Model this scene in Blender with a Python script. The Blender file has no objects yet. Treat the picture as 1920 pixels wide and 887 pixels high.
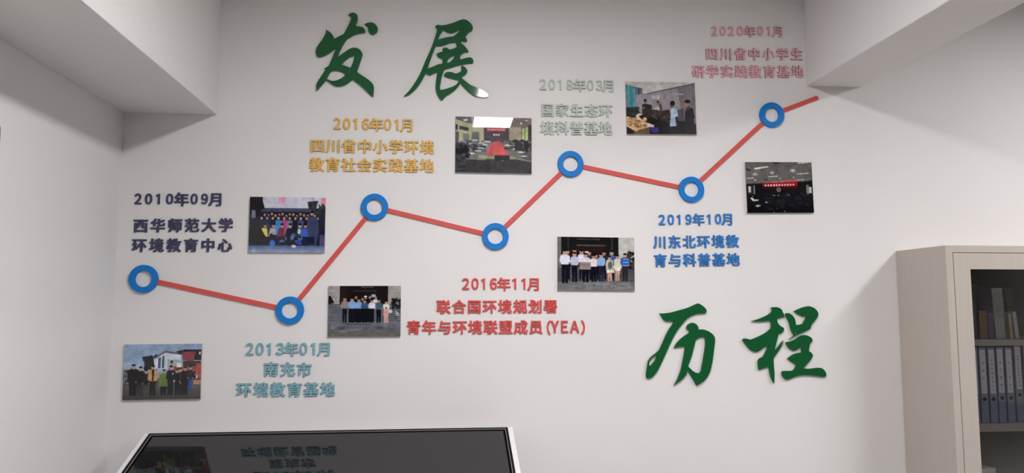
import bpy, bmesh, math, random
import numpy as np
from mathutils import Vector, Matrix

S = bpy.context.scene
COL = S.collection
random.seed(4)

# ------------------------------------------------------------------ camera, world, exposure
F = 1380.0                      # focal length in pixels of a 1920 px wide frame
EYE = 1.5                       # camera height
D = 3.8                         # distance to the lettered wall
PITCH = math.atan(126.5 / F)
YAW = math.atan(132 / F * math.cos(PITCH))
cam_d = bpy.data.cameras.new('camera')
cam_d.sensor_fit = 'HORIZONTAL'; cam_d.sensor_width = 36.0
cam_d.lens = 36.0 * F / 1920.0
cam_d.clip_start = 0.02
cam = bpy.data.objects.new('camera', cam_d); COL.objects.link(cam)
cam.location = (0, 0, EYE)
cam.rotation_euler = (math.pi / 2 + PITCH, 0, -YAW)
S.camera = cam

w = bpy.data.worlds.new('world'); S.world = w; w.use_nodes = True
w.node_tree.nodes['Background'].inputs[0].default_value = (0.8, 0.85, 0.9, 1)
w.node_tree.nodes['Background'].inputs[1].default_value = 0.3
S.view_settings.view_transform = 'Standard'
S.view_settings.look = 'None'
S.view_settings.gamma = 1.0
S.view_settings.use_curve_mapping = False
S.view_settings.exposure = 0.28
LAMP = 45.0                     # radiance of the ceiling panel diffusers


def ray(px, py):
    """direction of the sight line through a pixel of the 1920x887 photograph"""
    x = (px - 960) / F; y = -(py - 443.5) / F
    cp, sp, c, s = math.cos(PITCH), math.sin(PITCH), math.cos(YAW), math.sin(YAW)
    dx, dy, dz = x, cp - y * sp, sp + y * cp
    return Vector((c * dx + s * dy, -s * dx + c * dy, dz))


def at(px, py, Y=D):
    d = ray(px, py)
    return d * (Y / d.y) + Vector((0, 0, EYE))


# ------------------------------------------------------------------ materials
def lin(c):
    return tuple(((v / 255) / 12.92 if v / 255 <= 0.04045 else ((v / 255 + 0.055) / 1.055) ** 2.4) for v in c)


def mat(name, rgb, rough=0.5, metal=0.0, spec=0.5, noise=0.03, nscale=12.0, bump=0.0, bscale=200.0, coat=0.0, ior=1.5, stretch=None):
    m = bpy.data.materials.new(name); m.use_nodes = True
    nt = m.node_tree; b = nt.nodes['Principled BSDF']
    b.inputs['Roughness'].default_value = rough
    b.inputs['Metallic'].default_value = metal
    b.inputs['Specular IOR Level'].default_value = spec
    b.inputs['Coat Weight'].default_value = coat
    b.inputs['Coat Roughness'].default_value = 0.02
    b.inputs['IOR'].default_value = ior
    tc = nt.nodes.new('ShaderNodeTexCoord')
    mp = nt.nodes.new('ShaderNodeMapping')
    if stretch: mp.inputs['Scale'].default_value = stretch
    nt.links.new(tc.outputs['Object'], mp.inputs[0])
    n = nt.nodes.new('ShaderNodeTexNoise'); n.inputs['Scale'].default_value = nscale
    n.inputs['Detail'].default_value = 4
    nt.links.new(mp.outputs[0], n.inputs['Vector'])
    r = nt.nodes.new('ShaderNodeValToRGB')
    r.color_ramp.elements[0].position = 0.3; r.color_ramp.elements[1].position = 0.7
    r.color_ramp.elements[0].color = tuple(v * (1 - noise) for v in rgb) + (1,)
    r.color_ramp.elements[1].color = tuple(min(1, v * (1 + noise)) for v in rgb) + (1,)
    nt.links.new(n.outputs['Fac'], r.inputs[0]); nt.links.new(r.outputs[0], b.inputs['Base Color'])
    if bump:
        n2 = nt.nodes.new('ShaderNodeTexNoise'); n2.inputs['Scale'].default_value = bscale
        nt.links.new(mp.outputs[0], n2.inputs['Vector'])
        bp = nt.nodes.new('ShaderNodeBump'); bp.inputs['Strength'].default_value = bump
        bp.inputs['Distance'].default_value = 0.002
        nt.links.new(n2.outputs['Fac'], bp.inputs['Height']); nt.links.new(bp.outputs[0], b.inputs['Normal'])
    return m


M = {}
M['paint'] = mat('white_wall_paint', (0.78, 0.768, 0.765), 0.75, spec=0.25, noise=0.012, nscale=1.5, bump=0.08, bscale=160)
M['ceiling'] = mat('white_ceiling_paint', (0.76, 0.75, 0.745), 0.85, spec=0.2, noise=0.01, nscale=2)
M['dark_wall'] = mat('dark_unseen_wall', (0.07, 0.055, 0.045), 0.7, noise=0.2, nscale=3, stretch=(8, 8, 1))  # invented dark finish for an unseen wall, keeps the reflections dark
M['floor'] = mat('grey_floor_tile', (0.33, 0.31, 0.29), 0.35, noise=0.08, nscale=5)
M['grout'] = mat('tile_grout', (0.18, 0.17, 0.16), 0.9)
M['green'] = mat('green_acrylic', (0.010, 0.10, 0.032), 0.06, noise=0.03, nscale=3)
M['blue'] = mat('blue_painted_board', (0.006, 0.19, 0.60), 0.5, noise=0.03, spec=0.25)
M['red'] = mat('red_painted_board', (0.64, 0.10, 0.09), 0.5, noise=0.04, spec=0.25)
M['steel'] = mat('beige_coated_steel', (0.50, 0.455, 0.405), 0.5, noise=0.035, nscale=9, stretch=(14, 14, 0.5), spec=0.35)
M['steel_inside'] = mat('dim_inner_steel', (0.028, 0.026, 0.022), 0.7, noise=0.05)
M['seam'] = mat('dark_seam', (0.08, 0.07, 0.065), 0.8)
M['black'] = mat('black_frame', (0.006, 0.006, 0.007), 0.6, noise=0.02, spec=0.08)
M['band_black'] = mat('black_inner_band', (0.006, 0.006, 0.006), 0.9, spec=0.0)
M['grey_line'] = mat('grey_inner_line', (0.22, 0.21, 0.21), 0.5, noise=0.02)
M['screen'] = mat('black_glass_screen', (0.012, 0.012, 0.013), 0.03, noise=0.02, ior=1.5)
M['white_plastic'] = mat('white_powder_coat', (0.84, 0.82, 0.84), 0.4, noise=0.01)
M['board'] = mat('white_foam_board', (0.55, 0.54, 0.53), 0.6)
M['grey_plastic'] = mat('grey_plastic', lin((140, 134, 132)), 0.5)
M['binder'] = mat('slate_blue_binder', lin((136, 144, 176)), 0.55, noise=0.06, nscale=60)
M['label'] = mat('white_label_paper', (0.86, 0.84, 0.85), 0.7, noise=0.02)
M['ink'] = mat('dark_ink', (0.06, 0.06, 0.07), 0.8)
M['chrome'] = mat('chrome_ring', (0.75, 0.75, 0.75), 0.2, metal=1.0)
M['ring'] = mat('pale_ring_metal', (0.62, 0.62, 0.63), 0.35)
M['hole'] = mat('dark_hole', (0.02, 0.02, 0.025), 0.8)
M['page'] = mat('paper_pages', (0.75, 0.72, 0.66), 0.8, noise=0.12, nscale=4, stretch=(80, 80, 1))

# smoked glass of the cabinet doors
m = bpy.data.materials.new('smoked_cabinet_glass'); m.use_nodes = True
nt = m.node_tree; nt.nodes.remove(nt.nodes['Principled BSDF'])
tr = nt.nodes.new('ShaderNodeBsdfTransparent'); tr.inputs[0].default_value = (0.95, 0.95, 0.96, 1)
gl = nt.nodes.new('ShaderNodeBsdfGlossy'); gl.inputs['Roughness'].default_value = 0.02
fr = nt.nodes.new('ShaderNodeFresnel'); fr.inputs[0].default_value = 1.5
mx = nt.nodes.new('ShaderNodeMixShader')
nt.links.new(fr.outputs[0], mx.inputs[0]); nt.links.new(tr.outputs[0], mx.inputs[1]); nt.links.new(gl.outputs[0], mx.inputs[2])
nt.links.new(mx.outputs[0], nt.nodes['Material Output'].inputs[0])
M['glass'] = m

# lamp diffuser: gives off light
m = bpy.data.materials.new('lit_lamp_diffuser'); m.use_nodes = True
nt = m.node_tree; b = nt.nodes['Principled BSDF']
b.inputs['Base Color'].default_value = (0.9, 0.9, 0.9, 1)
b.inputs['Emission Color'].default_value = (1.0, 0.972, 0.975, 1)
b.inputs['Emission Strength'].default_value = LAMP
M['lamp'] = m

# printed photograph: colours live on the mesh points
m = bpy.data.materials.new('printed_photo_under_acrylic'); m.use_nodes = True
nt = m.node_tree; b = nt.nodes['Principled BSDF']
at_n = nt.nodes.new('ShaderNodeVertexColor'); at_n.layer_name = 'print'
nt.links.new(at_n.outputs[0], b.inputs['Base Color'])
b.inputs['Roughness'].default_value = 0.5; b.inputs['Specular IOR Level'].default_value = 0.0
b.inputs['Coat Weight'].default_value = 1.0; b.inputs['Coat Roughness'].default_value = 0.02
M['print'] = m


# ------------------------------------------------------------------ helpers
def link(o, parent=None, loc=None):
    COL.objects.link(o)
    if parent: o.parent = parent
    if loc is not None: o.location = loc
    return o


def obj(name, bm, m, parent=None, loc=None, kind=None, smooth=False):
    me = bpy.data.meshes.new(name); bm.normal_update(); bm.to_mesh(me); bm.free()
    me.materials.append(m)
    if smooth:
        for p in me.polygons: p.use_smooth = True
    o = link(bpy.data.objects.new(name, me), parent, loc)
    if kind: o['kind'] = kind
    return o


def thing(name, label, cat, loc=(0, 0, 0), rot=(0, 0, 0), group=None):
    o = link(bpy.data.objects.new(name, None)); o.location = loc; o.rotation_euler = rot
    o.empty_display_size = 0.05
    return tag(o, label, cat, group)


def tag(o, label, cat, group=None):
    o['label'] = label; o['category'] = cat
    if group: o['group'] = group
    return o


def box(bm, x0, x1, y0, y1, z0, z1, bevel=0.0):
    r = bmesh.ops.create_cube(bm, size=1.0)
    for v in r['verts']:
        v.co = Vector(((x0 + x1) / 2 + v.co.x * (x1 - x0), (y0 + y1) / 2 + v.co.y * (y1 - y0), (z0 + z1) / 2 + v.co.z * (z1 - z0)))
    if bevel:
        es = list({e for v in r['verts'] for e in v.link_edges})
        bmesh.ops.bevel(bm, geom=es, offset=bevel, segments=2, affect='EDGES', profile=0.5)
    return bm


def bx(*a, **k):
    return box(bmesh.new(), *a, **k)


def struct(name, bm, m, parent=None):
    return obj(name, bm, m, parent, kind='structure')


# ------------------------------------------------------------------ the room
XL = -1.602                    # left wall
XR = 8.6                       # right wall
YB = -5.2                      # wall behind the camera
H = 3.27
struct('wall_back', bx(XL - 0.1, XR + 0.1, D, D + 0.12, 0, H), M['paint'])
struct('wall_left', bx(XL - 0.12, XL, YB, D, 0, H), M['paint'])
struct('wall_right', bx(XR, XR + 0.12, YB, D, 0, H), M['paint'])
struct('wall_front', bx(XL - 0.1, XR + 0.1, YB - 0.12, YB, 0, H), M['dark_wall'])  # unseen wall, coloured dark for what the glossy surfaces mirror
struct('ceiling', bx(XL - 0.12, XR + 0.12, YB - 0.12, D + 0.12, H, H + 0.1), M['ceiling'])
fl = struct('floor', bx(XL - 0.12, XR + 0.12, YB - 0.12, D + 0.12, -0.1, -0.004), M['grout'])
tbm = bx(-0.298, 0.298, -0.298, 0.298, -0.004, 0.0)
tme = bpy.data.meshes.new('floor_tile'); tbm.to_mesh(tme); tbm.free(); tme.materials.append(M['floor'])
nx = int((XR - XL) / 0.6); ny = int((D - YB) / 0.6)
for i in range(nx):
    for j in range(ny):
        link(bpy.data.objects.new('floor_tile', tme), fl, (XL + 0.3 + i * (XR - XL) / nx, YB + 0.3 + j * (D - YB) / ny, 0))
struct('trim_left_beam', bx(XL, -1.146, YB, D, 2.459, H, bevel=0.004), M['paint'])
struct('trim_right_beam', bx(1.995, 2.311, YB, D, 2.699, H, bevel=0.006), M['paint'])
struct('baseboard_back', bx(XL, XR, D - 0.012, D, 0, 0.1), M['floor'])
struct('baseboard_left', bx(XL, XL + 0.012, YB, D - 0.012, 0, 0.1), M['floor'])


def panel_lamp(x, y, label, w=0.32, l=1.2, z=3.2):
    t = thing('ceiling_panel_light', label, 'ceiling light', (x, y, z), group='long ceiling panel lights')
    bm = bmesh.new()
    for s in (-1, 1):
        box(bm, s * w / 2 - 0.008, s * w / 2 + 0.008, -l / 2 - 0.008, l / 2 + 0.008, -0.004, H - z)
        box(bm, -w / 2 + 0.008, w / 2 - 0.008, s * l / 2 - 0.008, s * l / 2 + 0.008, -0.004, H - z)
    obj('frame', bm, M['white_plastic'], t)
    obj('diffuser', bx(-w / 2 + 0.008, w / 2 - 0.008, -l / 2 + 0.008, l / 2 - 0.008, 0.0, 0.012), M['lamp'], t)


panel_lamp(0.462, 1.4, 'long lit panel light on the ceiling between the two beams, over the camera', w=0.37, l=1.6)
panel_lamp(3.85, 1.9, 'long lit panel light on the ceiling beyond the narrow beam, above the beige cabinet')
panel_lamp(4.4, -0.15, 'added unseen panel light on the ceiling beyond the narrow beam, level with the camera')  # added to brighten the cabinet's inside, placed to suit a small glare strip

# ------------------------------------------------------------------ big brush characters (cut green acrylic)
def smooth_path(pts, off, sc):
    """pts in zoomed pixels; c marks a sharp corner.  Catmull-Rom between corners."""
    P = [(p[0] / sc + off[0], p[1] / sc + off[1], len(p) > 2) for p in pts]
    n = len(P); out = []
    for i in range(n):
        p0, p1, p2, p3 = P[i - 1], P[i], P[(i + 1) % n], P[(i + 2) % n]
        a = p1 if p1[2] else p0
        b = p2 if p2[2] else p3
        for k in range(4):
            t = k / 4
            q = []
            for d in (0, 1):
                m1 = (p2[d] - a[d]) / 2; m2 = (b[d] - p1[d]) / 2
                q.append((2 * t**3 - 3 * t**2 + 1) * p1[d] + (t**3 - 2 * t**2 + t) * m1 + (-2 * t**3 + 3 * t**2) * p2[d] + (t**3 - t**2) * m2)
            out.append(q)
    return out


def curve_mesh(name, loops, thick, m, parent=None, loc=(0, 0, 0)):
    """loops: lists of (x,z) in metres on the wall; filled with holes and given thickness"""
    cu = bpy.data.curves.new(name, 'CURVE'); cu.dimensions = '2D'; cu.fill_mode = 'BOTH'; cu.extrude = thick / 2
    for lp in loops:
        sp = cu.splines.new('POLY'); sp.points.add(len(lp) - 1); sp.use_cyclic_u = True
        for p, (x, z) in zip(sp.points, lp): p.co = (x, z, 0, 1)
    tmp = bpy.data.objects.new(name, cu)
    me = bpy.data.meshes.new_from_object(tmp)
    bpy.data.objects.remove(tmp); bpy.data.curves.remove(cu)
    me.name = name
    me.transform(Matrix.Rotation(math.pi / 2, 4, 'X'))       # local z of the curve -> -y of the world
    me.materials.clear(); me.materials.append(m)
    return link(bpy.data.objects.new(name, me), parent, loc)


C_ = 1
FA = [[(370,66,C_),(390,50),(415,44),(440,52),(456,72),(460,100),(452,135),(438,168,C_),(470,176),(500,180),(522,196),(531,215),(529,235,C_),(490,240),(455,247),(415,262),(355,298,C_),(330,335),(295,400),(268,466,C_),(320,430),(370,395),(410,378),(445,378),(480,395),(505,435),(500,465),(478,530),(452,606,C_),(500,640),(560,680),(595,712),(612,745),(612,800),(606,845,C_),(580,825),(540,785),(480,730),(411,678,C_),(380,705),(340,730),(295,743),(255,742),(215,725),(160,682,C_),(130,720),(68,788,C_),(66,740),(72,710),(110,650),(157,583,C_),(140,577,C_),(165,562),(184,548,C_),(215,480),(240,415),(260,371,C_),(220,405),(170,440),(120,462),(85,464),(64,440),(62,400),(72,370),(110,315),(140,270),(158,230),(155,205,C_),(190,225),(220,255),(238,292,C_),(280,270),(326,247,C_),(350,205),(380,145),(397,100),(395,82)],
      [(304,538,C_),(340,500),(385,467),(428,452,C_),(425,490),(410,530),(390,569,C_),(350,552)],
      [(164,672,C_),(185,635),(205,600,C_),(250,594),(300,603),(346,630,C_),(320,655),(285,678),(235,692),(200,688)],
      [(524,156,C_),(555,140),(590,137),(620,148),(645,178),(650,205),(640,232),(615,250),(598,254),(575,240),(562,215),(562,190),(550,172)]]
ZHAN = [[(345,122,C_),(370,112),(400,117),(450,112),(520,92),(580,68),(622,58),(660,70),(700,105),(712,140),(705,168),(670,190),(640,232,C_),(658,265),(645,278,C_),(610,273),(582,275,C_),(620,308),(655,345),(672,378,C_),(640,380),(605,398),(590,425),(590,452,C_),(630,440),(680,430),(705,440),(718,465),(710,488),(660,490),(590,503),(500,530),(434,548,C_),(412,610),(398,680),(391,725),(398,750,C_),(450,738),(510,718),(550,695),(580,660,C_),(560,648),(530,642),(480,630),(440,615),(432,600),(445,582),(470,573),(510,576),(540,588),(575,580,C_),(595,565),(600,540),(598,520),(608,510,C_),(640,530),(655,550),(660,570),(645,595),(612,618),(602,630,C_),(650,670),(700,705),(779,738),(830,765),(862,796,C_),(855,815),(825,822),(775,815),(735,808),(690,780),(640,735),(592,682,C_),(570,715),(540,748),(490,785),(450,810),(410,852,C_),(385,825),(360,780),(350,720),(355,650),(366,575,C_),(340,583),(310,598),(290,603),(265,590),(258,574,C_),(245,600),(200,680),(150,745),(90,795),(35,812,C_),(90,755),(150,670),(200,580),(250,460),(300,350),(340,240),(365,155,C_),(350,135)],
        [(425,162,C_),(460,182),(495,192),(530,185),(596,155,C_),(560,195),(522,225,C_),(450,235),(373,256,C_),(395,205)],
        [(350,318,C_),(390,318),(440,308),(490,290),(545,284,C_),(560,330,C_),(520,345),(483,354,C_),(455,335),(430,337),(415,350),(418,375,C_),(385,382),(357,398,C_),(375,425),(410,440,C_),(418,465),(412,492,C_),(370,500),(320,522),(271,538,C_),(300,450),(330,370)],
        [(540,412,C_),(515,450),(490,475),(468,483),(462,470),(480,440),(510,420)]]
LI = [[(186,140,C_),(230,140),(300,130),(380,108),(450,88),(510,62),(555,46),(600,72),(628,100),(632,125),(615,142),(560,142),(510,155),(450,190),(400,245),(350,310),(300,400),(255,500),(210,600),(170,680),(130,735),(95,758),(62,750),(60,700),(75,610),(78,592,C_),(110,550),(150,520),(182,490,C_),(215,420),(260,320),(330,211,C_),(290,215),(250,215),(220,195)],
      [(160,530,C_),(155,560),(130,605),(95,640),(88,620),(92,595),(120,560)],
      [(440,285,C_),(450,255),(475,235),(505,230),(535,243),(555,270),(556,292,C_),(610,295),(660,315),(700,350),(714,390),(705,470),(690,590),(670,680),(640,745),(600,790),(540,830,C_),(510,775),(450,680,C_),(440,720),(400,770),(325,825,C_),(350,780),(385,690),(405,600),(420,520),(428,453,C_),(380,457),(325,470,C_),(345,430),(385,385),(430,350),(465,330,C_),(465,312),(458,292)],
      [(530,395,C_),(545,382),(580,366),(618,363,C_),(620,450),(600,580),(580,690,C_),(560,708),(520,698),(480,665),(456,640,C_),(490,550),(515,455)]]
CHENG = [[(330,62,C_),(375,58),(410,66),(435,85),(445,110),(463,140),(455,158),(425,165),(385,175,C_),(395,215),(425,250),(455,268),(455,295),(435,320),(400,335,C_),(380,420),(357,503,C_),(400,460),(430,420),(453,397,C_),(430,460),(390,520),(352,575,C_),(355,650),(362,730),(358,830,C_),(335,790),(318,740),(305,655,C_),(270,670),(205,692,C_),(198,650),(198,600),(215,575),(245,562,C_),(280,500),(305,435,C_),(260,465),(210,500),(175,510),(120,490),(75,440),(45,400),(48,378,C_),(75,375),(120,388,C_),(190,360),(270,320),(325,275,C_),(330,240),(318,190,C_),(270,200),(200,205),(135,200,C_),(200,178),(270,150),(320,120),(340,95,C_)],
         [(480,120,C_),(510,120),(545,145),(570,185),(578,238,C_),(620,235),(650,225,C_),(690,150,C_),(650,150),(600,130),(560,100,C_),(610,75),(670,55),(715,50),(765,70),(800,110),(800,150),(770,195),(735,240),(722,280,C_),(670,305),(600,335),(512,382,C_),(560,348,C_),(530,290),(510,215),(480,155),(475,135)],
         [(478,412,C_),(520,405),(570,385),(620,350),(660,340),(700,348),(735,370),(745,400),(720,430),(708,500,C_),(735,520),(748,550),(720,600),(680,645),(652,677,C_),(720,680),(800,670),(845,678),(875,710),(884,745),(860,765),(800,755),(700,745),(620,748),(560,765),(495,790),(455,770),(438,735),(448,705),(520,702),(560,690),(585,640,C_),(545,615),(494,580,C_),(530,550),(580,525),(637,517,C_),(638,450,C_),(610,475),(570,495),(520,480),(490,450)],
         [(572,300),(592,306),(588,322),(572,328)]]
TT = 0.012
for loops, off, sc, lab in (
        (FA, (580, 15), 5.071, 'large dark green brush-style character 发 with a separate dot, topmost of the big characters'),
        (ZHAN, (750, 25), 5.217, 'large dark green brush-style character 展 whose lower tip catches a white lamp reflection'),
        (LI, (1200, 560), 5.067, 'large dark green brush-style character 历 below the blue caption'),
        (CHENG, (1385, 565), 5.377, 'large dark green brush-style character 程 nearest the beige cabinet')):
    L = []
    for lp in loops:
        pts = [at(x, y, D - TT) for x, y in smooth_path(lp, off, sc)]
        L.append([(p.x, p.z) for p in pts])
    cx = sum(p[0] for p in L[0]) / len(L[0]); cz = sum(p[1] for p in L[0]) / len(L[0])
    L = [[(x - cx, z - cz) for x, z in lp] for lp in L]
    o = curve_mesh('brush_character', L, TT, M['green'], None, (cx, D - TT / 2 - 0.0003, cz))
    tag(o, lab, 'wall lettering', 'large green brush characters')

# ------------------------------------------------------------------ timeline: rings and red strips
RINGS = [(268, 523), (543, 582), (702, 388), (929, 443), (1070, 307), (1297, 355), (1448, 215)]
RT, ST = 0.016, 0.007
def ring_bm(ro, ri, t, n=64):
    bm = bmesh.new(); lo = []
    bev = 0.0012
    prof = [(ri, 0), (ri, -t + bev), (ri + bev, -t), (ro - bev, -t), (ro, -t + bev), (ro, 0)]
    rows = [[bm.verts.new((r * math.cos(2 * math.pi * k / n), y, r * math.sin(2 * math.pi * k / n))) for k in range(n)] for r, y in prof]
    for i in range(len(prof)):
        a, b = rows[i], rows[(i + 1) % len(prof)]
        for k in range(n):
            bm.faces.new((a[k], a[(k + 1) % n], b[(k + 1) % n], b[k]))
    bmesh.ops.recalc_face_normals(bm, faces=bm.faces)
    return bm
rlab = ['blue ring at the lower start of the red line, below the navy caption',
        'blue ring at the low point above the teal caption',
        'blue ring below the mustard caption, at the top of the first steep rise',
        'blue ring above the red caption, between the two group photographs taken outdoors',
        'blue ring below the grey-green caption, at the top of the second rise',
        'blue ring directly above the bright blue caption',
        'highest blue ring, below the dusty pink caption']
ctr = [at(x, y, D - RT) for x, y in RINGS]
base = None
RO, RI = 0.069, 0.040
for p, lab in zip(ctr, rlab):
    if base is None:
        base = obj('timeline_ring', ring_bm(RO, RI, RT), M['blue']); o = base
    else:
        o = base.copy(); COL.objects.link(o)
    o.location = (p.x, D - 0.0003, p.z)
    tag(o, lab, 'ring', 'blue rings along the red line')
end = at(1531, 183.5, D - ST)
nodes = ctr + [end]
slab = ['gently falling red strip between the lowest two blue rings below the navy caption',
        'longest steep red strip, rising past the photograph under the navy caption',
        'falling red strip between the mustard caption and the red caption',
        'rising red strip that climbs up to the ring below the grey-green caption',
        'falling red strip between the grey-green caption and the blue caption',
        'steep red strip rising to the highest blue ring',
        'short red strip with a rounded free end pointing at the narrow beam']
for i in range(7):
    a = Vector((nodes[i].x, 0, nodes[i].z)); b = Vector((nodes[i + 1].x, 0, nodes[i + 1].z))
    u = (b - a).normalized()
    a = a + u * (RO - 0.0006)
    if i < 6: b = b - u * (RO - 0.0006)
    ln = (b - a).length; ang = math.atan2(u.z, u.x); hw = 0.0118
    lp = [(-ln / 2, -hw)]
    if i < 6: lp += [(ln / 2, -hw), (ln / 2, hw)]
    else: lp += [(ln / 2 + hw * math.cos(t), hw * math.sin(t)) for t in [(-90 + k * 15) * math.pi / 180 for k in range(13)]]
    lp += [(-ln / 2, hw)]
    c = (a + b) / 2
    o = curve_mesh('timeline_strip', [lp], ST, M['red'], None, (c.x, D - ST / 2 - 0.0003, c.z))
    o.rotation_euler = (0, -ang, 0)
    tag(o, slab[i], 'strip', 'red strips of the rising line')

# ------------------------------------------------------------------ cut-out captions
_glyph = {}
def glyph(ch, m, thick, off, grow=0.0):
    """mesh of one character, em size 1, its own ink centre kept; returns mesh and ink box"""
    key = (ch, m.name, thick, off)
    if key in _glyph: return _glyph[key]
    if ch == chr(0xFF11):       # the plain sans-serif figure one, without a foot
        o = curve_mesh('digit', [[(.23, 0), (.385, 0), (.385, .735), (.29, .735), (.20, .69), (.07, .645), (.07, .525), (.15, .545), (.23, .585)]], thick, m)
        me = o.data; bpy.data.objects.remove(o)
        _glyph[key] = (me, (.07, .385, 0, .735)); return _glyph[key]
    cu = bpy.data.curves.new('glyph', 'FONT'); cu.body = ch; cu.size = 1.0
    cu.extrude = thick / 2; cu.offset = off; cu.resolution_u = 3; cu.fill_mode = 'BOTH' if thick else 'FRONT'
    tmp = bpy.data.objects.new('glyph', cu)
    me = bpy.data.meshes.new_from_object(tmp)
    bpy.data.objects.remove(tmp); bpy.data.curves.remove(cu)
    co = np.empty(len(me.vertices) * 3, np.float32); me.vertices.foreach_get('co', co); co = co.reshape(-1, 3)
    bb = (co[:, 0].min(), co[:, 0].max(), co[:, 1].min(), co[:, 1].max())
    _glyph[key] = (me, bb)
    me.transform(Matrix.Rotation(math.pi / 2, 4, 'X'))
    if grow:          # heavier strokes: the same outline widened sideways and a little up and down
        b2 = bmesh.new()
        for k, (sx, sz) in enumerate(((-1, -1), (1, -1), (-1, 1), (1, 1))):
            c2 = me.copy(); c2.transform(Matrix.Translation((sx * grow, -k * .0008, sz * grow * .55))); b2.from_mesh(c2); bpy.data.meshes.remove(c2)
        b2.to_mesh(me); b2.free()
    me.materials.clear(); me.materials.append(m)
    return _glyph[key]


GT = 0.009
NARROW = 0.82              # the figures and Latin letters are narrower than those of the font
# size statistics of the fallback font: cell of a full-width character
def put(ch, cx, cz, em, m, parent, full=True, h=None):
    """one cut-out character centred at (cx, cz) on the wall"""
    if full:
        me, bb = glyph(ch, m, 0.09, 0.0, 0.031)
        s = em
        ox = -0.5 * s; oz = -CJK_MID * s
    else:
        me, bb = glyph(chr(ord(ch) + 0xFEE0), m, 0.09, 0.004, 0.027)
        s = h * 0.96 / (bb[3] - bb[2]) if h else em
        ox = -(bb[0] + bb[1]) / 2 * s * NARROW; oz = -(bb[2] + bb[3]) / 2 * s
    n = 'digit' if ch.isdigit() else ('letter' if ch in 'YEA' else ('bracket' if ch in '()' else 'character'))
    me.name = n
    o = bpy.data.objects.new(n, me); COL.objects.link(o); o.parent = parent
    d = 0.09 * s / 2
    o.location = (cx + ox - parent.location.x, -d - 0.0003, cz + oz - parent.location.z)
    o.scale = (s if full else s * NARROW, s, s)
    return o


_, bb = glyph('国', M['red'], 0.09, 0.0, 0.031)
CJK_MID = (bb[2] + bb[3]) / 2
CJK_W = bb[1] - bb[0]; CJK_X = (bb[0] + bb[1]) / 2
DATE_FR = [0, .136, .262, .404, .557, .718, .853, 1.0]
DG = D - 0.009


def row(parent, text, m, x0, x1, yl0, yl1, yr0=None, yr1=None):
    """a row of full-width characters, ink box given at its ends (photo pixels)"""
    yr0 = yl0 if yr0 is None else yr0; yr1 = yl1 if yr1 is None else yr1
    a = at(x0, (yl0 + yl1) / 2, DG); b = at(x1, (yr0 + yr1) / 2, DG)
    h = ((at(x0, yl0, DG) - at(x0, yl1, DG)).z + (at(x1, yr0, DG) - at(x1, yr1, DG)).z) / 2
    em = h / 0.97 
    hw = 0.455 * em
    n = len(text)
    for i, ch in enumerate(text):
        t = i / (n - 1)
        x = (a.x + hw) * (1 - t) + (b.x - hw) * t
        put(ch, x + (0.5 - 0.5) * em, a.z * (1 - t) + b.z * t, em, m, parent)


def date(parent, text, m, x0, x1, yl0, yl1, yr0, yr1):
    """yl = digit ink at the left end, yr = ink of the last character 月"""
    a0, a1 = at(x0, yl0, DG), at(x0, yl1, DG); b0, b1 = at(x1, yr0, DG), at(x1, yr1, DG)
    hd = a0.z - a1.z; hc = b0.z - b1.z
    em = hc / 0.93
    xa = a0.x + hd * 0.39; xb = b0.x - 0.44 * em
    za = (a0.z + a1.z) / 2; zb = (b0.z + b1.z) / 2 + 0.055 * hc
    for ch, t in zip(text, DATE_FR):
        x = xa * (1 - t) + xb * t; z = za * (1 - t) + zb * t
        if ch.isdigit():
            put(ch, x - (0.003 if ch == '1' else 0), z, em, m, parent, False, hd)
        else:
            put(ch, x, z - 0.055 * hc, em, m, parent)


def cap(name, label, px, py, group):
    p = at(px, py)
    return thing(name, label, 'wall lettering', (p.x, D, p.z), group=group)


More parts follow.
